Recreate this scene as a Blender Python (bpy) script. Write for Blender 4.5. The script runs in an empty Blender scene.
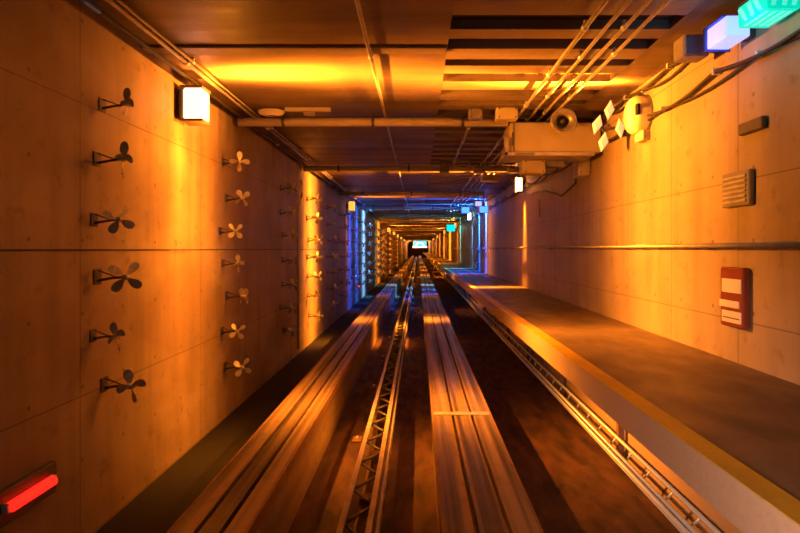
import bpy, math, random
from mathutils import Vector, Matrix
random.seed(7)
PI = math.pi
C = bpy.context.scene.collection
SC = bpy.context.scene
E = 2.46            # height of the eye above the track slab
WX = 2.8            # half width of the tunnel
CZ = E + 2.05       # ceiling
WZ = E - 1.0        # walkway top
BT = E - 1.85       # running beam top
Y0, Y1 = -5.0, 150.0

# ------------------------------------------------------------------ mesh helpers
class MB:
    def __init__(s): s.v = []; s.f = []; s.smooth = []
    def add(s, vs, fs, sm=False):
        n = len(s.v); s.v += [tuple(v) for v in vs]
        s.f += [tuple(i + n for i in f) for f in fs]; s.smooth += [sm] * len(fs)
        return s
    def box(s, x0, x1, y0, y1, z0, z1, M=None, bev=0.0):
        if bev > 0:
            b = min(bev, abs(x1-x0)*.45, abs(y1-y0)*.45, abs(z1-z0)*.45)
            vs, fs = [], []
            idx = {}
            for i, x in enumerate((x0, x1)):
                for j, y in enumerate((y0, y1)):
                    for k, z in enumerate((z0, z1)):
                        dx, dy, dz = (b, -b)[i], (b, -b)[j], (b, -b)[k]
                        idx[i, j, k, 'x'] = len(vs); vs.append((x, y+dy, z+dz))
                        idx[i, j, k, 'y'] = len(vs); vs.append((x+dx, y, z+dz))
                        idx[i, j, k, 'z'] = len(vs); vs.append((x+dx, y+dy, z))
            q = ((0, 0), (1, 0), (1, 1), (0, 1))
            for i in (0, 1):
                fs.append([idx[i, a, c, 'x'] for a, c in (q if i else q[::-1])])
                fs.append([idx[a, i, c, 'y'] for a, c in (q[::-1] if i else q)])
                fs.append([idx[a, c, i, 'z'] for a, c in (q if i else q[::-1])])
            for a in (0, 1):
                for c in (0, 1):
                    fs.append([idx[0, a, c, 'y'], idx[1, a, c, 'y'], idx[1, a, c, 'z'], idx[0, a, c, 'z']])
                    fs.append([idx[a, 0, c, 'x'], idx[a, 1, c, 'x'], idx[a, 1, c, 'z'], idx[a, 0, c, 'z']])
                    fs.append([idx[a, c, 0, 'x'], idx[a, c, 1, 'x'], idx[a, c, 1, 'y'], idx[a, c, 0, 'y']])
            for i in (0, 1):
                for j in (0, 1):
                    for k in (0, 1):
                        fs.append([idx[i, j, k, t] for t in 'xyz'])
        else:
            vs = [(x, y, z) for x in (x0, x1) for y in (y0, y1) for z in (z0, z1)]
            fs = [(0, 1, 3, 2), (4, 6, 7, 5), (0, 4, 5, 1), (2, 3, 7, 6), (0, 2, 6, 4), (1, 5, 7, 3)]
        if M is not None: vs = [M @ Vector(v) for v in vs]
        return s.add(vs, fs)
    def tube(s, pts, r, n=10, cap=True):
        pts = [Vector(p) for p in pts]; vs = []; fs = []
        rs = r if isinstance(r, (list, tuple)) else [r] * len(pts)
        for i, p in enumerate(pts):
            d = (pts[min(i+1, len(pts)-1)] - pts[max(i-1, 0)]).normalized()
            up = Vector((0, 0, 1)) if abs(d.z) < .9 else Vector((0, 1, 0))
            a = d.cross(up).normalized(); b = a.cross(d)
            for k in range(n):
                t = 2*PI*k/n; vs.append(p + (a*math.cos(t) + b*math.sin(t))*rs[i])
        for i in range(len(pts)-1):
            for k in range(n):
                fs.append((i*n+k, i*n+(k+1) % n, (i+1)*n+(k+1) % n, (i+1)*n+k))
        s.add(vs, fs, True)
        if cap:
            m = len(s.v)-len(vs)
            s.f.append(tuple(m+k for k in range(n))[::-1]); s.smooth.append(False)
            s.f.append(tuple(m+(len(pts)-1)*n+k for k in range(n))); s.smooth.append(False)
        return s
    def lathe(s, prof, o, ax, n=24):        # prof: (distance along axis, radius)
        o = Vector(o); ax = Vector(ax).normalized()
        up = Vector((0, 0, 1)) if abs(ax.z) < .9 else Vector((1, 0, 0))
        a = ax.cross(up).normalized(); b = a.cross(ax); vs = []; fs = []
        for t, r in prof:
            for k in range(n):
                g = 2*PI*k/n; vs.append(o + ax*t + (a*math.cos(g)+b*math.sin(g))*max(r, 1e-4))
        for i in range(len(prof)-1):
            for k in range(n):
                fs.append((i*n+k, i*n+(k+1) % n, (i+1)*n+(k+1) % n, (i+1)*n+k))
        return s.add(vs, fs, True)
    def build(s, name, mat, parent=None, loc=None):
        me = bpy.data.meshes.new(name); me.from_pydata(s.v, [], s.f); me.update()
        me.polygons.foreach_set('use_smooth', s.smooth)
        me.materials.append(mat)
        o = bpy.data.objects.new(name, me); C.objects.link(o)
        if parent: o.parent = parent
        if loc: o.location = loc
        return o

def tag(o, label, cat, group=None):
    o['label'] = label; o['category'] = cat
    if group: o['group'] = group
    return o
def thing(name, label, cat, loc, group=None, rz=0):
    o = bpy.data.objects.new(name, None); C.objects.link(o)
    o.location = loc; o.rotation_euler = (0, 0, rz); o.empty_display_size = .1
    return tag(o, label, cat, group)
def struct(name, mb, m):
    o = mb.build(name, m); o['kind'] = 'structure'; return o
def dup(root, loc=None, label=None, group=None):
    r = root.copy(); C.objects.link(r)
    if loc is not None: r.location = loc
    if label: r['label'] = label
    if group: r['group'] = group
    for ch in list(root.children):
        c = ch.copy(); C.objects.link(c); c.parent = r
        for g in list(ch.children):
            d = g.copy(); C.objects.link(d); d.parent = c
    return r
ORD = ['first', 'second', 'third', 'fourth', 'fifth', 'sixth', 'seventh', 'eighth', 'ninth', 'tenth',
       'eleventh', 'twelfth', 'thirteenth', 'fourteenth']

# ------------------------------------------------------------------ materials
class NT:
    def __init__(s, name):
        s.m = bpy.data.materials.new(name); s.m.use_nodes = True
        s.t = s.m.node_tree; s.b = s.t.nodes['Principled BSDF']
        s.co = s.t.nodes.new('ShaderNodeTexCoord').outputs['Object']
    def n(s, typ, **kw):
        x = s.t.nodes.new(typ)
        for k, v in kw.items(): setattr(x, k, v)
        return x
    def put(s, sock, v):
        if isinstance(v, bpy.types.NodeSocket): s.t.links.new(v, sock)
        else: sock.default_value = v
    def math(s, op, a, b=0.0, c=0.0):
        x = s.n('ShaderNodeMath', operation=op)
        s.put(x.inputs[0], a); s.put(x.inputs[1], b); s.put(x.inputs[2], c)
        return x.outputs[0]
    def noise(s, scale=(1, 1, 1), detail=4, sc=1.0, rough=.5):
        mp = s.n('ShaderNodeMapping'); mp.inputs['Scale'].default_value = scale
        s.t.links.new(s.co, mp.inputs[0])
        x = s.n('ShaderNodeTexNoise'); x.inputs['Scale'].default_value = sc
        x.inputs['Detail'].default_value = detail; x.inputs['Roughness'].default_value = rough
        s.t.links.new(mp.outputs[0], x.inputs['Vector'])
        return x.outputs[0]
    def ramp(s, f, lo, hi, a=0.0, b=1.0):
        x = s.n('ShaderNodeMapRange'); x.clamp = True
        s.put(x.inputs[0], f); x.inputs[1].default_value = lo; x.inputs[2].default_value = hi
        x.inputs[3].default_value = a; x.inputs[4].default_value = b
        return x.outputs[0]
    def mix(s, f, a, b):
        x = s.n('ShaderNodeMix', data_type='RGBA')
        s.put(x.inputs[0], f)
        s.put(x.inputs[6], a if isinstance(a, bpy.types.NodeSocket) else (*a, 1))
        s.put(x.inputs[7], b if isinstance(b, bpy.types.NodeSocket) else (*b, 1))
        return x.outputs[2]
    def bump(s, h, st=.3, d=.01):
        x = s.n('ShaderNodeBump'); x.inputs['Strength'].default_value = st; x.inputs['Distance'].default_value = d
        s.t.links.new(h, x.inputs['Height']); s.t.links.new(x.outputs[0], s.b.inputs['Normal'])
    def xyz(s):
        x = s.n('ShaderNodeSeparateXYZ'); s.t.links.new(s.co, x.inputs[0]); return x.outputs
    def done(s, col=None, rough=.7, metal=0.0):
        if col is not None: s.put(s.b.inputs['Base Color'], col if isinstance(col, bpy.types.NodeSocket) else (*col, 1))
        s.put(s.b.inputs['Roughness'], rough); s.b.inputs['Metallic'].default_value = metal
        return s.m

def wall_mat(name, base, dark, pale, ph, pv, rough=.6, ofs=0.0):
    t = NT(name); X, Y, Z = t.xyz()
    big = t.ramp(t.noise((.5, .35, .6), 3, 1.6), .38, .66)
    col = t.mix(big, base, pale)
    streak = t.ramp(t.noise((2.6, 2.6, .3), 5, 1.4), .45, .7)
    col = t.mix(t.math('MULTIPLY', streak, .3), col, dark)
    spots = t.ramp(t.noise((1, 1, 1), 5, 5.0, .6), .58, .72)
    col = t.mix(t.math('MULTIPLY', spots, .45), col, dark)
    def line(c, p, w, o=0.0):
        a = t.math('FRACT', t.math('ADD', t.math('DIVIDE', c, p), 50.5 + o))
        return t.math('LESS_THAN', t.math('ABSOLUTE', t.math('SUBTRACT', a, .5)), w / p)
    hl = line(t.math('SUBTRACT', Z, E - .005 + ofs), ph, .006)
    vl = line(Y, pv, .007, .2)
    ln = t.math('MAXIMUM', hl, vl)
    u = t.math('SUBTRACT', t.math('FRACT', t.math('ADD', t.math('DIVIDE', Y, .61), 50.25)), .5)
    v = t.math('SUBTRACT', t.math('FRACT', t.math('ADD', t.math('DIVIDE', Z, .61), 50.35)), .5)
    r = t.math('SQRT', t.math('ADD', t.math('MULTIPLY', u, u), t.math('MULTIPLY', v, v)))
    hole = t.math('LESS_THAN', r, .03)
    mk = t.math('MAXIMUM', ln, hole)
    col = t.mix(t.math('MULTIPLY', mk, .5), col, (dark[0]*.4, dark[1]*.4, dark[2]*.4))
    fine = t.noise((1, 1, 1), 6, 14)
    t.bump(t.math('SUBTRACT', t.math('ADD', fine, t.math('MULTIPLY', streak, -.3)), mk), .35, .012)
    return t.done(col, rough)

def concrete(name, base, dark, sc=3.0, rough=.75, stretch=(1, .15, 1), br=None):
    t = NT(name)
    a = t.ramp(t.noise(stretch, 5, sc), .4, .66)
    col = t.mix(a, base, dark)
    b = t.ramp(t.noise((1, 1, 1), 6, 30), .55, .75, 0, .5)
    col = t.mix(b, col, dark)
    t.bump(t.noise((1, 1, 1), 6, 25), .3, .008)
    if br: rough = t.ramp(t.noise(stretch, 3, sc*1.7), .35, .65, *br)
    return t.done(col, rough)

def plain(name, col, rough=.5, metal=0.0, var=.25, sc=8):
    t = NT(name)
    c = t.mix(t.ramp(t.noise((1, 1, 1), 4, sc), .35, .7), col, tuple(x*(1-var) for x in col))
    return t.done(c, rough, metal)

def emis(name, col, st):
    t = NT(name); t.done(col, .4)
    t.b.inputs['Emission Color'].default_value = (*col, 1); t.b.inputs['Emission Strength'].default_value = st
    return t.m

M = {}
M['wall_l'] = wall_mat('wall_left_concrete', (.28, .18, .115), (.07, .04, .028), (.44, .32, .23), 1.22, 2.44)
M['wall_r'] = wall_mat('wall_right_concrete', (.38, .28, .19), (.14, .09, .06), (.48, .37, .27), 1.22, 1.22, .55, .6)
M['ceil'] = concrete('ceiling_concrete', (.24, .16, .11), (.13, .085, .06), 1.2, .6, (.25, 1.6, 1), (.35, .6))
M['rib'] = concrete('deck_rib_steel', (.30, .21, .15), (.16, .11, .08), 2, .5, (.3, 1, 1))
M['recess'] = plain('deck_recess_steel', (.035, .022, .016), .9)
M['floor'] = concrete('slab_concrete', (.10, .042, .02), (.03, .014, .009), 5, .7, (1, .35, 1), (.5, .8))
M['walk'] = concrete('walkway_concrete', (.20, .135, .09), (.13, .085, .06), 2.5, .6, (1, .6, 1), (.42, .62))
M['fascia'] = concrete('fascia_concrete', (.52, .38, .29), (.4, .28, .21), 2.0, .55, (1, .1, 1))
M['yellow'] = concrete('yellow_paint', (.85, .50, .01), (.55, .32, .02), 2.5, .5, (1, .4, 1))
M['beam'] = None
t = NT('running_concrete'); X, Y, Z = t.xyz()
a = t.ramp(t.noise((9, .12, 1), 5, 1.5), .4, .62)
col = t.mix(a, (.38, .25, .16), (.07, .045, .03))
b = t.ramp(t.noise((1, 1, 1), 6, 6), .52, .7, 0, .5)
col = t.mix(b, col, (.14, .1, .08))
t.bump(t.noise((12, .3, 1), 4, 3), .3, .008)
M['beam'] = t.done(col, t.ramp(t.noise((6, .3, 1), 3, 2), .35, .65, .32, .6))
M['steel'] = plain('galvanised_steel', (.8, .78, .78), .35, .35, .1)
M['alu'] = plain('propeller_aluminium', (.62, .57, .5), .4, .3, .15)
M['dsteel'] = plain('dark_steel', (.16, .14, .13), .5, .5)
M['rail'] = plain('worn_rail_steel', (.8, .62, .5), .25, .3)
M['rust'] = plain('rusty_steel', (.30, .16, .09), .7, .2)
M['cond'] = plain('conduit_steel', (.50, .44, .38), .4, .5)
M['cable'] = plain('black_rubber_cable', (.05, .04, .035), .55)
M['cream'] = plain('cream_enamel', (.86, .72, .48), .5, 0, .12, 3)
M['pinksteel'] = plain('pale_bare_steel', (.66, .58, .56), .4, .3)
M['hole'] = plain('black_opening', (.012, .01, .01), .8)
M['red'] = plain('red_enamel', (.26, .045, .025), .5)
M['white'] = plain('white_label', (.85, .8, .76), .5, 0, .1)
M['greyplate'] = plain('grey_plate', (.34, .31, .32), .5, .2)
M['bluecap'] = plain('blue_plastic', (.02, .08, .8), .4)
M['lamp'] = emis('orange_lamp_glass', (1, .5, .28), 3.4)
M['lampfar'] = emis('deep_orange_lamp_glass', (1, .40, .05), 1.5)
M['coollamp'] = emis('cool_white_lamp_glass', (.55, .78, 1), 8)
M['head'] = emis('pale_amber_lens', (1, .55, .2), .85)
M['blue'] = emis('blue_signal_lens', (.03, .12, 1), 5)
M['blueface'] = emis('blue_white_signal_lens', (.46, .54, 1), 1.0)
M['redtube'] = emis('red_tube_lens', (1, .012, .006), 2.5)
M['teal'] = emis('teal_sign_face', (.0, .75, .55), .95)
M['tealpale'] = emis('pale_teal_marks', (.15, .92, .7), .85)
M['cyan'] = emis('cyan_lit_glass', (.03, .55, .8), 2.0)
M['whiteglow'] = emis('white_lit_glass', (.8, .95, 1), 2.5)

# ------------------------------------------------------------------ the setting
struct('floor_shade_strip', MB().box(-WX, -1.62, Y0, Y1, -.3, .001), plain('black_shade_floor', (.012, .009, .007), .9))  # flat strip; shade between wall and beam put in as near-black colour
struct('floor', MB().box(-1.62, 2.4, Y0, Y1, -.3, 0), M['floor'])
struct('wall_left', MB().box(-WX-.3, -WX, Y0, Y1, 0, CZ), M['wall_l'])
struct('wall_right', MB().box(WX, WX+.3, Y0, Y1, 0, CZ), M['wall_r'])
# ceiling: smooth concrete on the left, ribbed deck let into it on the right
struct('ceiling', MB().box(-WX, .3, Y0, Y1, CZ, CZ+.3).box(2.35, WX, Y0, Y1, CZ, CZ+.3), M['ceil'])
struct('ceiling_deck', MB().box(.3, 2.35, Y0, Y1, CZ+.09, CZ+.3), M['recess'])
ribs = MB(); y = Y0 + .3
k = 0
while y < 110:
    w = (.26, .34, .22, .30)[k % 4]
    ribs.box(.3, 2.35, y, y+w, CZ-.002, CZ+.1); y += w + (.26, .2, .3)[k % 3]; k += 1
struct('ceiling_ribs', ribs, M['rib'])
# shallow downstands across the ceiling (dark joints)
struct('trim_1', MB().box(-WX, .29, 5.32, 5.5, CZ-.03, CZ+.02, bev=.012), M['rib'])

# walkway slab, fascia, stripe, support wall of the recess under it
struct('walkway', MB().box(1.42, WX, Y0, Y1, WZ-.12, WZ), M['walk'])
struct('trim_2', MB().box(1.374, 1.42, Y0, Y1, WZ-.20, WZ+.002), M['fascia'])
struct('trim_3', MB().box(1.376, 1.505, Y0, Y1, WZ+.002, WZ+.006), M['yellow'])
struct('wall_recess', MB().box(2.4, WX, Y0, Y1, -.3, WZ-.12), concrete('recess_concrete', (.62, .44, .28), (.4, .26, .16), 1.5))
# tunnel end
struct('wall_end', MB().box(-WX-.3, WX+.3, Y1, Y1+.3, -.3, CZ+.3), M['floor'])

# running beams: countable slabs between joints
def running(x0, x1, label, joints):
    t = thing('running_beam', label, 'track beam', ((x0+x1)/2, Y0, 0), 'running beams of the track')
    w = (x1-x0)/2; L = Y1-Y0
    mb = MB()
    g = .035   # two grooves cut in the top
    xs = [-w, -w+w*.62, -w+w*.62+g, w*.30, w*.30+g, w]
    mb.box(-w, w, 0, L, 0, BT-.05)
    for a, b in ((xs[0], xs[1]), (xs[2], xs[3]), (xs[4], xs[5])):
        mb.box(a, b, 0, L, BT-.05, BT)
    mb.build('concrete_beam', M['beam'], t)
    e = MB().box(-w-.02, -w, 0, L, BT-.09, BT+.004).box(w, w+.02, 0, L, BT-.09, BT+.004)
    e.build('edge_angle', M['rust'], t)
    for jy in joints:
        MB().box(-w, w, jy-Y0-.05, jy-Y0+.05, BT-.01, BT+.012, bev=.004).build('joint_plate', M['rail'], t)
    return t
J = [5.94, 14.9, 22.5, 33, 44, 60]
running(-1.62, -1.13, 'worn concrete running beam on the left, nearest the pinwheel wall', J[2:])
running(.176, .80, 'worn concrete running beam on the right, between the guide rail and walkway', J)

# guide rail in the middle
t = thing('guide_rail', 'pair of steel guide rails with zigzag bracing down the track centre', 'guide rail', (-.435, Y0, 0))
L = Y1 - Y0; GT = E-2.0
MB().box(-.145, -.10, 0, L, GT-.03, GT).box(-.13, -.118, 0, L, .04, GT-.03).box(-.145, -.1, 0, L, 0, .04).build('rail', M['rail'], t)
MB().box(.06, .105, 0, L, GT-.03, GT).box(.077, .089, 0, L, .04, GT-.03).box(.06, .105, 0, L, 0, .04).build('rail', M['rail'], t)
MB().box(.125, .145, 0, L, GT-.14, GT-.05).build('power_rail', M['pinksteel'], t)
z = MB(); y = 0; s = 1
while y < 90:
    z.tube([(-.1*s-.02, y, GT-.05), (.1*s-.02, y+.28, GT-.05)], .014, 6); y += .28; s = -s
z.build('bracing', M['dsteel'], t)
for k in range(34): MB().box(-.16, .12, 5.6+k*1.1, 5.72+k*1.1, 0, .1).build('sleeper', M['rust'], t)

# ------------------------------------------------------------------ left wall lamps
def lantern(side, y, zc, glass, label, w=.22, h=.36, d=.24):
    # box luminaire on a wall bracket; side -1 left wall, +1 right wall; lens faces the track and the train
    s = -side
    t = thing('wall_lamp', label, 'lamp', (side*WX, y, E+zc), 'wall lamps')
    hb = MB().box(s*.06, s*.09, -d/2, d/2, -h/2-.015, h/2+.015)
    hb.box(s*.06, s*(.1+w), -d/2-.01, d/2+.01, h/2, h/2+.025).box(s*.06, s*(.1+w), -d/2-.01, d/2+.01, -h/2-.025, -h/2)
    hb.box(s*.06, s*(.085), -d/2-.012, -d/2+.02, -h/2, h/2)
    hb.build('housing', M['dsteel'], t)
    MB().box(0, s*.06, -.05, .05, -.09, .09).build('bracket', M['dsteel'], t)
    MB().box(s*.092, s*(.09+w), -d/2, d/2, -h/2, h/2, bev=.02).build('lens', glass, t)
    return t

def light(name, loc, col, W, peak=.2, base=.003, size=.05, tilt=0.0, wide=.018, side=0, down=0.0):
    """point light whose photometric profile throws a bright sheet across the tunnel (asymmetric flood)"""
    ld = bpy.data.lights.new(name, 'POINT'); ld.energy = W; ld.color = col; ld.shadow_soft_size = size
    ld.use_nodes = True; nt = ld.node_tree
    em = nt.nodes['Emission']; tc = nt.nodes.new('ShaderNodeTexCoord')
    sp = nt.nodes.new('ShaderNodeSeparateXYZ'); nt.links.new(tc.outputs['Normal'], sp.inputs[0])
    def m(op, a, b=0.0):
        x = nt.nodes.new('ShaderNodeMath'); x.operation = op
        for i, v in enumerate((a, b)):
            if isinstance(v, bpy.types.NodeSocket): nt.links.new(v, x.inputs[i])
            else: x.inputs[i].default_value = v
        return x.outputs[0]
    q = m('DIVIDE', m('SUBTRACT', sp.outputs[1], tilt), peak)
    g = m('EXPONENT', m('MULTIPLY', m('MULTIPLY', q, q), -1.0))
    q2 = m('DIVIDE', sp.outputs[1], peak*3.2)
    g2 = m('MULTIPLY', m('EXPONENT', m('MULTIPLY', m('MULTIPLY', q2, q2), -1.0)), wide)
    tot = m('ADD', m('ADD', g, g2), base)
    if side:      # shield towards the lamp's own wall
        a = m('ADD', m('MULTIPLY', sp.outputs[0], -side*.5), .5)
        tot = m('MULTIPLY', tot, m('ADD', m('POWER', m('MAXIMUM', a, 0.0), 2.2), .012))
    if down:      # visor: weaker towards the track
        tot = m('MULTIPLY', tot, m('EXPONENT', m('MULTIPLY', m('MINIMUM', sp.outputs[2], 0.0), down)))
    nt.links.new(tot, em.inputs['Strength'])
    o = bpy.data.objects.new(name, ld); C.objects.link(o); o.location = loc
    return o
OR = (1, .285, .018)
def left_lamp(y, W, label, zc=1.68, glass=None, col=OR, **kw):
    lantern(-1, y, zc, glass or M['lamp' if y < 15 else 'lampfar'], label)
    light('lamp_light', (-WX+.55, y, E+zc-.5), col, W, side=-1, **kw)
def right_lamp(y, W, label, zc=1.68, glass=None, col=OR, **kw):
    lantern(1, y, zc, glass or M['lamp' if y < 15 else 'lampfar'], label, w=.12)
    light('lamp_light', (WX-.32, y, E+zc-.05), col, W, side=1, **kw)

left_lamp(6.22, 6600, 'large glaring square lamp high on the left wall, nearest the train', peak=.25, down=.4)
right_lamp(13.9, 15000, 'small bright lamp high on the right wall just past the cream duct box', peak=.12)
left_lamp(20.8, 1500, 'orange square lamp on the left wall just before the blue-lit band')
right_lamp(27.3, 12000, 'cool white lamp on the right wall behind the blue signals', glass=M['coollamp'], col=(.12, .38, 1), peak=.12)
right_lamp(37.5, 9000, 'orange lamp on the right wall above the far teal signal')
left_lamp(46.5, 11000, 'distant orange lamp on the left wall, first one beyond the blue-lit band')
FAR = 'tiny far orange lamp in the row fading towards the tunnel end'
for i, (sd, y) in enumerate(((1, 53), (-1, 57), (-1, 68), (1, 72), (-1, 82), (1, 92), (-1, 100), (1, 115), (-1, 125), (1, 132), (-1, 138))):  # the last two lamps are added to brighten the black tunnel end
    (left_lamp if sd < 0 else right_lamp)(y, 12000, FAR, peak=.12, base=.12 if y > 130 else .003)

# four-headed flood cluster by the duct box on the right
t = thing('flood_lamp_cluster', 'cluster of four pale diamond lamp heads on the right wall beside the duct box', 'lamp', (2.5, 7.0, E+1.61))
MB().lathe([(0, .0), (0, .05), (.1, .05), (.1, 0)], (0, 0, 0), (0, 1, 0), 16).tube([(0, .06, 0), (.3, .1, 0)], .02).box(.29, .3, .04, .16, -.06, .06).build('hub', M['dsteel'], t)
def diamond(mb, c, w, h, d, rot):
    c = Vector(c); R = Matrix.Rotation(rot, 3, 'Y')
    P = [Vector(p) for p in ((0, 0, h), (w, 0, .1*h), (0, 0, -h), (-w, 0, -.1*h))]
    Q = [p*.55 + Vector((0, -d*.45, 0)) for p in P]; B = [p*.5 + Vector((0, d, 0)) for p in P]
    vs = [c + R @ p for p in Q+P+B]
    fs = [(3, 2, 1, 0), (8, 9, 10, 11)]
    for i in range(4):
        j = (i+1) % 4; fs += [(i, j, 4+j, 4+i), (4+i, 4+j, 8+j, 8+i)]
    return mb.add(vs, fs)
for dx, dz, rr in ((.02, .22, .15), (-.14, .03, .3), (.16, -.02, -.1), (-.06, -.2, .2)):
    h = diamond(MB(), (0, 0, 0), .068, .138, .06, rr).build('lamp_head', M['head'], t, (dx, -.02, dz))
    MB().tube([(0, .05, 0), (-dx*.8, .09, -dz*.8)], .012, 6).build('stalk', M['dsteel'], h)
light('cluster_light', (2.30, 6.5, E+1.5), OR, 7400, side=1, peak=.17, tilt=-.02, wide=.014, down=1.5)

# drum shaped sounder on the right wall
t = thing('wall_sounder', 'round cream bell housing with a dark slot high on right wall', 'alarm bell', (WX, 6.55, E+1.65))
MB().lathe([(0, .235), (-.12, .235), (-.17, .215), (-.21, .15), (-.225, .0)], (0, 0, 0), (1, 0, 0), 32).build('housing', M['cream'], t)
MB().box(-.19, -.15, -.235, -.17, -.045, .09, bev=.008).build('slot', M['hole'], t)
MB().lathe([(0, .25), (-.03, .25), (-.03, .2)], (0, 0, 0), (1, 0, 0), 32).build('mounting_ring', M['dsteel'], t)
o = MB().box(-.1, 0, -.12, .12, -.06, .06, bev=.015).build('clamp_box', M['cream'], None, (WX, 6.5, E+1.38))
tag(o, 'small cream clamp box under the round bell housing on the right wall', 'box')

# ------------------------------------------------------------------ duct box assembly, right ceiling, about eight metres in
t = thing('duct_box', 'long cream enclosure hung crosswise under the ceiling at right', 'enclosure', (2.05, 8.3, E+1.46))
MB().box(-.66, .72, -.3, .3, 0, .46, bev=.02).build('casing', M['cream'], t)
MB().box(-.74, .60, -.34, .34, -.055, -.005).box(-.74, -.70, -.34, -.28, -.05, .22).box(-.70, -.66, -.3, .3, -.05, .12).build('support_frame', M['pinksteel'], t)
MB().box(-.63, -.60, -.312, -.30, .10, .30).build('hinge', M['dsteel'], t)
MB().box(-.61, -.595, -.31, -.3, .02, .44).build('door_seam', M['dsteel'], t)
MB().tube([(-.5, 0, .46), (-.5, 0, .68)], .015, 8).build('hanger', M['dsteel'], t)
MB().tube([(.5, 0, .46), (.5, 0, .60)], .015, 8).build('hanger', M['dsteel'], t)
MB().box(-.6, -.3, -.345, -.335, -.05, -.015).build('name_plate', M['greyplate'], t)
# horn in front of it
t = thing('horn_speaker', 'round horn with a dark mouth in front of the cream duct box', 'speaker', (2.12, 7.75, E+1.87))
MB().lathe([(.22, .05), (.1, .07), (.03, .12), (-.02, .19), (-.045, .195), (-.05, .185), (-.02, .12), (.03, .085), (.1, .06)], (0, 0, 0), (0, 1, 0), 32).build('horn', M['cond'], t)
MB().lathe([(.04, .0), (.025, .09), (.03, .094)], (0, 0, 0), (0, 1, 0), 24).build('mouth', M['hole'], t)
MB().lathe([(-.01, .0), (-.01, .03), (.03, .03)], (0, 0, 0), (0, 1, 0), 16).build('cone', M['dsteel'], t)
MB().tube([(0, .1, 0), (0, .1, .18)], .018, 8).build('bracket', M['dsteel'], t)

def jbox(name, x, y, z, sx, sy, sz, mat, label, cat='box', lid=True, group=None, hang=0.0, side=0.0):
    t = thing(name, label, cat, (x, y, z), group)
    if hang: MB().box(-sx*.3, -sx*.3+.02, -.01, .01, sz/2-.01, hang).box(sx*.3, sx*.3+.02, -.01, .01, sz/2-.01, hang).build('hanger', M['dsteel'], t)
    if side: MB().box(sx/2-.01, side, -.04, .04, -.03, .03).build('bracket', M['dsteel'], t)
    MB().box(-sx/2, sx/2, -sy/2, sy/2, -sz/2, sz/2, bev=.012).build('body', mat, t)
    if lid:
        MB().box(-sx/2*.9, sx/2*.9, -sy/2-.012, -sy/2, -sz/2*.88, sz/2*.88, bev=.004).build('lid', mat, t)
        for a in (-1, 1):
            for b in (-1, 1):
                MB().lathe([(0, 0), (0, .011), (.01, .011)], (a*sx*.38, -sy/2-.018, b*sz*.36), (0, 1, 0), 8).build('screw', M['dsteel'], t)
    return t
jbox('junction_box', .84, 7.8, E+1.975, .19, .2, .15, M['cond'], 'smaller box on the near ceiling pipe, left of its twin')
jbox('junction_box', 1.29, 7.75, E+1.965, .31, .22, .17, M['cream'], 'cream junction box at the upper left corner of the duct box')
jbox('junction_box', 1.83, 8.5, E+1.30, .36, .3, .21, M['cream'], 'pale box hung below the duct box')
jbox('junction_box', 2.18, 8.52, E+1.355, .3, .25, .1, M['greyplate'], 'flat grey box right of the pale box below the duct', lid=False)
jbox('wall_cabinet', 2.70, 8.75, E+1.38, .19, .35, .38, M['cream'], 'narrow wall cabinet under the right end of the duct box', 'cabinet')
tag(MB().tube([(0, 0, .32), (0, 0, 0), (0, .9, -.14), (0, 2.2, .1), (0, 3.6, .2)], .016, 8).build('cable', M['cable'], None, (2.74, 9.2, E+1.15)),
    'black cable drooping along the wall behind the narrow cabinet', 'cable')
tag(MB().box(-.03, 0, -.03, .03, -.2, .2, bev=.008).build('wall_strip', M['pinksteel'], None, (WX, 12.2, E+.93)),
    'short upright pale strip on the right wall below the drooping cable', 'strip')

# ------------------------------------------------------------------ crosswise pipes on the ceiling
def crosspipe(y, x0, x1, z, r, label, m):
    t = thing('cross_pipe', label, 'pipe', (0, y, z), 'crosswise pipes under the ceiling')
    MB().tube([(x0, 0, 0), (x1, 0, 0)], r, 16).build('pipe', m, t)
    n = max(2, int((x1-x0)/1.3))
    for k in range(n):
        x = x0 + (k+.5)*(x1-x0)/n
        c = MB().lathe([(-.02, r), (-.02, r+.012), (.02, r+.012), (.02, r)], (x, 0, 0), (1, 0, 0), 16)
        c.box(x-.012, x+.012, -.012, .012, r, CZ-z-.004)
        c.build('clamp', M['dsteel'], t)
    return t
CP = [(8.05, -2.72, 1.36, .065, 'first and largest crosswise ceiling pipe, running into the cream duct box'),
      (12.7, -2.74, 2.3, .07, 'second crosswise ceiling pipe from the train'),
      (18.4, -2.74, 2.3, .06, 'third crosswise ceiling pipe, thin and orange lit'),
      (24.6, -2.74, 2.74, .09, 'fourth crosswise ceiling pipe, lit blue and white'),
      (30.5, -2.74, 2.74, .08, 'fifth crosswise ceiling pipe, just past the blue one')]
for y, x0, x1, r, lb in CP: crosspipe(y, x0, x1, CZ-.11-r*.2, r, lb, M['cream'])
for k in range(9):
    crosspipe(37+k*8.5, -2.74, 2.74, CZ-.14, .08, 'thin far crosswise pipe in the stack under the distant ceiling', M['cream'])
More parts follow.
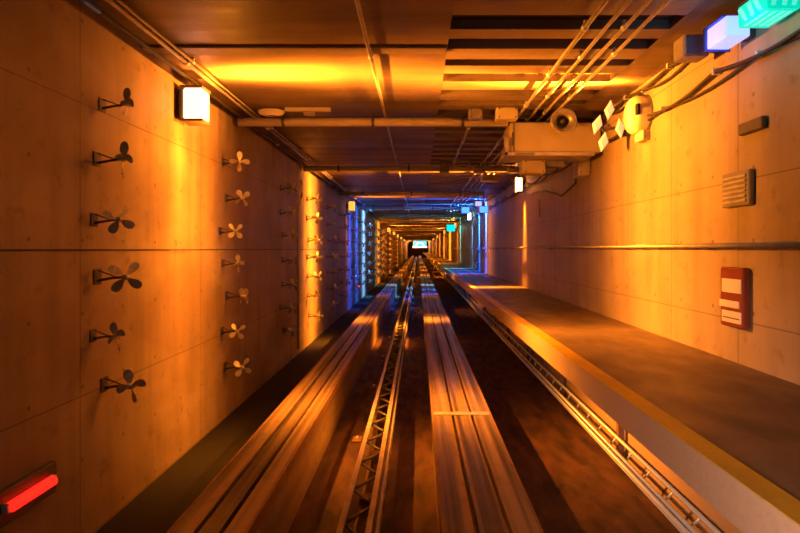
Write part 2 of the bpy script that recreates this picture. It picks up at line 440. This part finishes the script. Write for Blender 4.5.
# small fittings on/above near pipe
t = thing('oval_luminaire', 'unlit oval bulkhead light on the ceiling before the first pipe', 'lamp', (-2.14, 7.75, CZ))
MB().box(-.19, .19, -.08, .08, -.03, 0, bev=.01).build('base', M['dsteel'], t)
dome = MB(); n = 24
vs = [( .2*math.cos(2*PI*k/n)*s_, .1*math.sin(2*PI*k/n)*s_, z_) for s_, z_ in ((1, -.02), (.97, -.055), (.8, -.09), (.45, -.105)) for k in range(n)]
fs = [(i*n+k, i*n+(k+1) % n, (i+1)*n+(k+1) % n, (i+1)*n+k) for i in range(3) for k in range(n)] + [tuple(3*n+k for k in range(n))[::-1]]
dome.add(vs, fs, True).build('cover', M['cream'], t)
t = thing('strip_luminaire', 'unlit slim strip light beside the oval bulkhead on the ceiling', 'lamp', (-1.6, 7.7, CZ))
MB().box(-.33, .33, -.05, .05, -.05, 0, bev=.01).build('body', M['cream'], t)
MB().box(-.06, .1, -.045, .045, -.11, -.05, bev=.01).build('socket', M['cond'], t)

# fittings round the second cross pipe
k = 0
for x, y, z, sx, sy, sz, lb in ((.62, 12.5, -.16, .22, .2, .2, 'grey box left end of the fittings on the second pipe'),
                                (1.42, 12.3, -.22, .26, .2, .16, 'box with elbows in the middle of second pipe fittings'),
                                (1.75, 12.9, -.34, .42, .3, .14, 'wide pale tray box hanging under the second pipe'),
                                (2.25, 12.4, -.2, .28, .2, .14, 'box at the right end of the second pipe fittings')):
    jbox('fitting_box', x, y, CZ+z, sx, sy, sz, M['cream'] if sx > .25 else M['greyplate'], lb, 'box', lid=False, hang=-z-.004)
for i, x in enumerate((.82, 1.18, 1.54, 1.92)):
    e = MB().tube([(0, 0, 0), (0, 0, -.1), (.03, 0, -.15), (.18, 0, -.17), (.3, 0, -.17)], .028, 10)
    tag(e.build('pipe_elbow', M['cond'], None, (x, 12.15, CZ-.005)),
        f'{ORD[i]} small pipe elbow from the left among fittings on the second pipe', 'pipe', 'pipe elbows at the second pipe')

# ------------------------------------------------------------------ long conduits under the ceiling
def conduit(name, x, z, r, ya, yb, label, mat, wav=0.0, step=2.4, clamps=True, cat='conduit', group='long ceiling conduits', drop=0.0):
    t = thing(name, label, cat, (x, ya, z), group)
    pts = []; y = 0; L = yb-ya
    while y < L:
        dy = 1.0 if y < 30 else 4
        if wav: dy = .25 if y < 25 else 2
        pts.append((random.uniform(-1, 1)*wav*.4, y, -abs(math.sin(y*PI/step))*wav*1.6)); y += dy
    pts.append((0, L, 0))
    MB().tube(pts, r, 10).build('tube', mat, t)
    if clamps:
        y = step*.5; n = 0
        while y < min(L, 60) and n < 22:
            MB().lathe([(-.03, r), (-.03, r*1.45), (.03, r*1.45), (.03, r)], (0, y, 0), (0, 1, 0), 10).box(-.012, .012, y-.015, y+.015, 0, max(CZ-z, .02)).build('coupling', M['steel'], t)
            y += step; n += 1
    return t
zz = CZ-.05
conduit('ceiling_conduit', -.49, zz, .02, Y0, 110, 'single thin conduit running lengthwise down the middle of the ceiling', M['cond'], .006, 3.0)
conduit('ceiling_conduit', -2.48, zz, .026, Y0, 110, 'thick lengthwise conduit on the ceiling near the left wall', M['cond'], 0, 3.05)
conduit('ceiling_conduit', -2.41, zz, .012, Y0, 110, 'thin conduit hugging the inner side of the thick left conduit', M['cond'], 0, 3.05)
conduit('ceiling_conduit', -2.66, zz-.02, .022, Y0, 110, 'dark conduit with blue sleeves at the corner of left wall and ceiling', M['cable'], 0, 6)
for i, (x, r) in enumerate(((1.50, .022), (1.69, .018), (1.85, .018), (2.0, .018))):
    conduit('ceiling_conduit', x, zz-.01, r, Y0, 110, f'{ORD[i]} from the left of four parallel conduits under the ribbed ceiling', M['cond'], .004, 1.3 + .1*i)
conduit('ceiling_conduit', .82, zz-.03, .022, 8.05, 12.5, 'short conduit joining the first and second crosswise pipes', M['cond'], 0, 1.1)
for i, y in enumerate((4.15, 17.0)):
    s = MB().lathe([(-.2, .024), (-.2, .034), (.25, .034), (.25, .024)], (0, 0, 0), (0, 1, 0), 12).build('cable_sleeve', M['bluecap'], None, (-2.66, y, zz-.02))
    tag(s, ('blue sleeve on the corner conduit at the top left' if i == 0 else 'blue sleeve on the corner conduit before the second left lamp'), 'sleeve', 'blue cable sleeves')

# draped cables on the right wall
def drape(z, x, r, lb, ph, sag, stp):
    t = thing('wall_cable', lb, 'cable', (x, Y0, z), 'draped cables on the right wall')
    pts = []; y = 0
    while y < 90:
        pts.append((math.sin(y*1.3+ph)*.012, y, -sag*abs(math.sin((y+ph)*PI/stp)))); y += .15 if y < 26 else .9
    MB().tube(pts, r, 8).build('sheath', M['cable'], t)
    y = stp - ph % stp; n = 0
    while n < 40:
        MB().box(-.02, WX-x, y-.015, y+.015, -.03, .03, bev=.004).build('hook', M['steel'], t); y += stp; n += 1
drape(E+2.0, 2.74, .020, 'upper black cable of the pair along the top of the right wall', .0, .05, 1.2)
drape(E+1.95, 2.76, .016, 'lower black cable of the pair along the top of the right wall', .5, .07, 1.2)
drape(E+1.64, 2.74, .018, 'upper sagging black cable crossing the right wall under the lamps', .3, .09, 1.7)
drape(E+1.58, 2.76, .015, 'lower sagging black cable crossing the right wall under the lamps', .9, .06, 1.7)

# horizontal rail on the right wall
t = thing('wall_rail', 'long grey pipe rail at eye height along the right wall', 'rail', (2.72, Y0, E+.03))
MB().tube([(0, 0, 0), (0, 135, 0)], .022, 12).build('pipe', M['cond'], t)
for k in range(24):
    MB().box(0, .08, 1.0+k*1.5, 1.03+k*1.5, -.03, .008).build('bracket', M['dsteel'], t)

# ------------------------------------------------------------------ signals, signs
t = thing('blue_signal', 'glowing blue-white signal box at the top right of the wall', 'signal light', (2.60, 4.45, E+1.813))
MB().box(-.10, .10, -.15, .15, -.086, .086, bev=.012).build('lens', M['blueface'], t)
MB().box(-.115, .115, -.12, .165, .088, .10).box(-.115, -.10, .13, .165, -.095, .1).box(-.115, .115, .155, .172, -.095, .1).build('frame', M['bluecap'], t)
MB().box(.115, .2, -.06, .06, -.05, .05).build('bracket', M['dsteel'], t)
t = thing('exit_sign', 'teal glowing sign box at the top right corner, nearer than the blue signal', 'sign', (2.63, 3.98, E+1.81))
MB().box(-.12, .12, -.18, .18, -.08, .08, bev=.008).build('face', M['teal'], t)
mk = MB()
for a, b in ((-.12, -.05), (-.03, .02), (.05, .13)):
    mk.add([(a, -.0+.0, 0)]*0, [])
    vs = [(-.122, a, -.06), (-.122, a+.04, -.06), (-.122, b+.05, .06), (-.122, b, .06)]
    mk.add(vs, [(0, 1, 2, 3)])
for a, b in ((-.10, -.04), (-.02, .03), (.05, .10)):
    vs = [(a, -.182, -.06), (a+.03, -.182, -.06), (b+.01, -.182, .06), (b-.02, -.182, .06)]
    mk.add(vs, [(0, 1, 2, 3)])
for a in (-.09, -.03, .03, .08): mk.box(a-.015, a+.012, -.13, .13, -.083, -.081)
mk.build('marks', M['tealpale'], t)
MB().box(-.12, .12, -.18, .18, .08, .1).box(.12, .17, -.05, .05, -.05, .05).build('frame', M['dsteel'], t)
jbox('signal_housing', 2.55, 4.95, E+1.87, .24, .2, .2, M['greyplate'], 'grey box on brackets directly behind the blue signal box', 'box', side=WX-2.55)
MBs = bpy.data.lights.new('teal_glow', 'POINT'); MBs.energy = 2; MBs.color = (0, .9, .6); MBs.shadow_soft_size = .1
o = bpy.data.objects.new('teal_glow', MBs); C.objects.link(o); o.location = (2.42, 3.95, E+1.68)
MBs = bpy.data.lights.new('blue_glow', 'POINT'); MBs.energy = 1.5; MBs.color = (.1, .2, 1); MBs.shadow_soft_size = .1
o = bpy.data.objects.new('blue_glow', MBs); C.objects.link(o); o.location = (2.42, 4.45, E+1.68)

t = thing('call_point', 'red box with white labels on the right wall under the pipe rail', 'call point', (WX, 4.62, E-.40))
MB().box(-.07, 0, -.17, .17, -.28, .24, bev=.012).build('cabinet', M['red'], t)
MB().box(-.078, -.07, -.15, .13, .02, .14).build('label', M['white'], t)['label'] = 'white upper label'
MB().box(-.078, -.07, -.12, .20-.03, -.11, -.05).build('label', M['white'], t)
MB().box(-.078, -.07, -.15, .13, -.24, -.14).build('label', M['white'], t)
MB().box(-.08, -.078, -.13, .11, -.205, -.195).build('rule', M['red'], t)
t = thing('wall_panel', 'grey louvred panel on the right wall above the pipe rail', 'panel', (WX, 4.6, E+.52))
MB().box(-.05, 0, -.2, .2, -.15, .15, bev=.01).build('body', M['greyplate'], t)
z = MB()
for k in range(6): z.box(-.062, -.05, -.16, .16, -.12+k*.042, -.10+k*.042)
z.build('louvres', M['pinksteel'], t)
tag(MB().box(-.05, 0, -.16, .16, -.05, .05, bev=.01).build('wall_plate', M['dsteel'], None, (WX, 4.4, E+1.02)),
    'small dark plate on the right wall above the louvred panel', 'plate')
t = thing('call_point', 'small far red and white box on the right wall, below the blue signal', 'call point', (WX, 24.6, E-.9))
MB().box(-.12, 0, -.2, .2, -.35, .3, bev=.012).build('cabinet', M['red'], t)
MB().box(-.128, 0, -.19, .19, .02, .14).box(-.128, 0, -.19, .19, -.26, -.14).build('label', M['white'], t)

# far blue signals and teal one
def signal(name, x, y, z, m, label, s=.18):
    t = thing(name, label, 'signal light', (x, y, z))
    MB().box(-s, s, -.08, .08, -s*.8, s*.8, bev=.02).build('housing', M['dsteel'], t)
    MB().box(-.015, .015, -.015, .015, s*.75, CZ-z-.004).build('hanger', M['dsteel'], t)
    MB().box(-s*.85, s*.85, -.1, -.08, -s*.65, s*.65, bev=.008).build('lens', m, t)
    return t
signal('track_signal', 2.5, 20.2, E+1.5, M['blue'], 'far blue signal on the right wall, lower of the pair')
signal('track_signal', 2.45, 21.5, E+1.83, M['blueface'], 'far pale blue signal under the ceiling, upper of the pair', .15)
signal('track_signal', 2.1, 23.5, E+1.72, M['blue'], 'blue signal hung on the fourth crosswise pipe', .2)
M['tealfar'] = emis('far_teal_lens', (0, .8, .75), 4)
signal('track_signal', 2.2, 35.5, E+1.4, M['tealfar'], 'far teal signal on the right below an orange lamp', .3)
for (x, y, z, col, W) in ((2.3, 21.8, E+1.5, (.01, .07, 1), 6500), (1.9, 24.2, E+1.6, (.01, .12, 1), 5000), (1.9, 35.0, E+1.3, (0, .8, .8), 900)):
    light('signal_glow', (x, y, z), col, W, peak=.10, base=.0, wide=.0, size=.1)

# red tube lights low on the left wall
def redlight(y, label):
    t = thing('marker_light', label, 'lamp', (-WX, y, E-1.72), 'red marker lights')
    MB().box(0, .05, -.30, .30, -.13, .11, bev=.01).build('back_plate', M['dsteel'], t)
    MB().tube([(.085, -.215, 0), (.085, -.2, 0), (.085, .2, 0), (.085, .215, 0)], [.02, .038, .038, .02], 16).build('tube', M['redtube'], t)
    for q in (-.24, .22): MB().box(.05, .09, q, q+.02, -.03, .03).build('clip', M['steel'], t)
redlight(3.74, 'glowing red tube light low on the left wall at the near corner')
redlight(24.2, 'tiny far red light low on the blue-lit part of the left wall')

# ------------------------------------------------------------------ pinwheels on the left wall
def make_wheel():
    r = thing('pinwheel', 'x', 'pinwheel', (0, 0, 0))
    MB().box(0, .012, -.05, .05, -.06, .06, bev=.004).tube([(.01, 0, -.03), (.12, -.005, -.01), (.24, -.02, 0)], [.012, .010, .010], 8).tube([(.01, 0, .05), (.15, -.005, 0)], .006, 6).build('bracket', M['dsteel'], r)
    h = MB().lathe([(-.05, .0), (-.045, .014), (-.02, .024), (.03, .024), (.035, .0)], (0, 0, 0), (0, 1, 0), 12).build('rotor', M['alu'], r, (.25, -.05, 0))
    for k in range(4):
        b = MB(); rows = []
        for (rad, wl, tw) in ((.02, .010, .9), (.045, .026, .7), (.08, .038, .5), (.115, .034, .38), (.135, .015, .3)):
            rows.append((rad, wl, tw))
        vs = []
        for rad, wl, tw in rows:
            for sgn, th in ((-1, -.002), (1, -.002), (1, .002), (-1, .002)):
                vs.append((sgn*wl*math.cos(tw) , sgn*wl*math.sin(tw)+th, rad))
        fs = [(i*4+j, i*4+(j+1) % 4, (i+1)*4+(j+1) % 4, (i+1)*4+j) for i in range(4) for j in range(4)] + [(0, 1, 2, 3)[::-1], (16, 17, 18, 19)]
        o = b.add(vs, fs).build('blade', M['alu'], h); o.rotation_euler = (0, k*PI/2, 0)
    return r
wheel = make_wheel(); first = True
ROWS = [1.27, .77, .27, -.23, -.72, -1.2, -1.68]
COLS = [4.6, 7.6, 10.9, 13.5, 16.3, 19.0, 22.2, 25.2, 28.2, 31.2]
for ci, cy in enumerate(COLS):
    for ri, rz in enumerate(ROWS):
        if ci == 0 and ri == 6: continue
        pos = ('top', None, None, None, None, None, 'bottom')[ri]
        row = 'top row' if ri == 0 else 'bottom row' if ri == 6 else f'{ORD[ri]} row from the top'
        lb = f'metal pinwheel on the left wall, {ORD[ci]} column from the train, {row}'
        loc = (-WX, cy + random.uniform(-.15, .15), E+rz+random.uniform(-.04, .04))
        if first: w = wheel; w.location = loc; w['label'] = lb; w['group'] = 'pinwheels on the left wall'; first = False
        else: w = dup(wheel, loc, lb, 'pinwheels on the left wall')
        rot = w.children[1] if w.children[1].name.startswith('rotor') else w.children[0]
        rot.rotation_euler = (0, random.uniform(0, PI/2), random.uniform(-.85, .85))
        s = random.uniform(.92, 1.12); w.scale = (s, s, s)
# distant ones are single small meshes
fm = MB().tube([(0, 0, 0), (.24, 0, 0)], .012, 5)
for k in range(4):
    a = k*PI/2+.4
    fm.box(-.05, .05, -.01, .01, .02, .19, Matrix.Translation((.25, 0, 0)) @ Matrix.Rotation(a, 4, 'Y'))
fo = None
for cy in [35, 38.5, 42, 45.5, 49, 52.5, 56, 59.5, 63]:
    for rz in ROWS:
        if fo is None: fo = fm.build('pinwheel', M['alu']); o = fo
        else: o = fo.copy(); C.objects.link(o)
        o.location = (-WX, cy+random.uniform(-.2, .2), E+rz)
        tag(o, 'tiny distant metal pinwheel on the left wall beyond the blue-lit band', 'pinwheel', 'distant pinwheels on the left wall')

# vertical conduit on left wall between pinwheel columns (lit)
tag(MB().tube([(0, .0, 1.62), (.03, .02, 1.5), (.02, -.02, 1.25), (0, -.25, 1.0), (0, -.3, .4), (0, -.3, -2.3)], .022, 10).build('wall_conduit', M['cond'], None, (-WX+.03, 12.55, E)),
    'upright crooked conduit on the left wall between third and fourth pinwheel columns', 'conduit')
# thin horizontal wire on the left wall
tag(MB().tube([(0, 0, 0), (0, 60, 0)], .006, 6).build('wall_wire', M['cable'], None, (-WX+.012, Y0, E-.01)),
    'thin dark wire running level along the left wall at eye height', 'wire')

# ------------------------------------------------------------------ under the walkway: ladder tray, pipes, posts
t = thing('cable_ladder', 'silver cable ladder running under the walkway edge', 'cable tray', (2.25, Y0, 0))
MB().tube([(0, 0, .33), (0, 100, .33)], .02, 8).build('rail', M['steel'], t)
MB().tube([(-.04, 0, .10), (-.04, 100, .10)], .02, 8).build('rail', M['steel'], t)
z = MB(); y = .2
while y < 60: z.tube([(0, y, .33), (-.04, y+.22, .10)], .011, 5); y += .45
z.build('rungs', M['steel'], t)
for i, (x, zz_, r) in enumerate(((2.05, .36, .018), (2.12, .22, .022))):
    tag(MB().tube([(0, 0, 0), (0, 100, 0)], r, 8).build('service_pipe', M['steel'], None, (x, Y0, zz_)),
        ('upper' if i == 0 else 'lower') + ' thin silver pipe in front of the cable ladder below the walkway', 'pipe', 'silver pipes under the walkway')
y = 1.1; k = 0
while y < 60 and k < 24:
    p = MB().box(-.035, .035, -.035, .035, 0, WZ-.12).box(-.7, .035, -.03, .03, WZ-.2, WZ-.12).box(-.06, .06, -.06, .06, 0, .02)
    p = p.build('walkway_post', M['rust'], None, (2.33, y, 0))
    tag(p, (f'{ORD[k]} rusty steel post under the walkway counting from the train' if k < 6 else 'rusty post under the distant part of the walkway'), 'post', 'posts under the walkway')
    y += 2.5; k += 1

# small frame between guide rail and right beam
t = thing('step_frame', 'small pale step-like frame lying between guide rail and right beam', 'frame', (-.07, 18.6, 0))
MB().box(-.13, -.10, -.3, .3, 0, .4).box(.10, .13, -.3, .3, 0, .4).build('side', M['steel'], t)
MB().box(-.12, .12, -.3, -.22, .32, .36).box(-.12, .12, -.3, -.22, .14, .18).box(-.12, .12, .2, .28, .32, .36).build('rung', M['steel'], t)
# bolts / clips on slab left of the guide rail
for i, y in enumerate((4.2, 6.8, 9.4, 12.0, 14.6)):
    t = thing('rail_clip', f'{ORD[i]} small steel clip bolted to the slab left of the guide rail', 'clip', (-.78, y, 0), 'rail clips')
    MB().box(-.06, .06, -.09, .09, 0, .03, bev=.006).build('plate', M['rust'], t)
    MB().lathe([(0, .02), (.03, .02), (.03, 0)], (0, 0, .03), (0, 0, 1), 6).build('bolt', M['steel'], t)

# far end: lit station window
t = thing('station_window', 'cyan glowing window at the far end of the tunnel', 'window', (.5, 140, E+.3))
MB().box(-1.9, 1.9, 0, .3, -.3, 2.7, bev=.1).build('frame', M['dsteel'], t)
MB().box(-1.7, 1.7, -.06, 0, .1, 2.5).build('glass', M['cyan'], t)
a = MB()
for k in range(8):
    t0, t1 = PI*k/8, PI*(k+1)/8
    a.add([(1.2*math.cos(q)*s_, -.08, .4+1.1*math.sin(q)*s_) for q, s_ in ((t0, 1), (t1, 1), (t1, .75), (t0, .75))], [(0, 1, 2, 3)])
a.box(-1.9, 1.9, -.09, -.06, .1, .4)
a.build('bright_arch', M['whiteglow'], t)

# ------------------------------------------------------------------ train headlamps (the viewer rides the train)
for p, q, W, a in (((-1.3, .1, E-1.3), (-2.8, 3.6, E-.6), 14, 75), ((.5, .1, E-.75), (1.5, 2.6, E-1.25), 420, 46)):
    l = bpy.data.lights.new('train_headlamp', 'SPOT'); l.energy = W; l.color = (1, .60, .40); l.spot_size = math.radians(a)
    l.spot_blend = 1; l.shadow_soft_size = .12
    o = bpy.data.objects.new('train_headlamp', l); C.objects.link(o); o.location = p
    o.rotation_euler = (Vector(q) - Vector(p)).to_track_quat('-Z', 'Y').to_euler()

w = bpy.data.worlds.new('world'); SC.world = w; w.use_nodes = True
w.node_tree.nodes['Background'].inputs[0].default_value = (.5, .25, .1, 1)
w.node_tree.nodes['Background'].inputs[1].default_value = .012

cam = bpy.data.cameras.new('camera'); co = bpy.data.objects.new('camera', cam); C.objects.link(co)
co.location = (0, 0, E); co.rotation_euler = (PI/2, 0, 0)
cam.sensor_width = 36; cam.lens = 530/800*36
cam.shift_x = (400-418)/800; cam.shift_y = -(266.5-249)/800
cam.clip_end = 400; cam.clip_start = .05
SC.camera = co
SC.view_settings.view_transform = 'Standard'; SC.view_settings.look = 'None'
SC.view_settings.exposure = 0; SC.view_settings.gamma = 1
SC.cycles.use_denoising = True
SC.cycles.max_bounces = 5; SC.cycles.diffuse_bounces = 1; SC.cycles.sample_clamp_indirect = 6
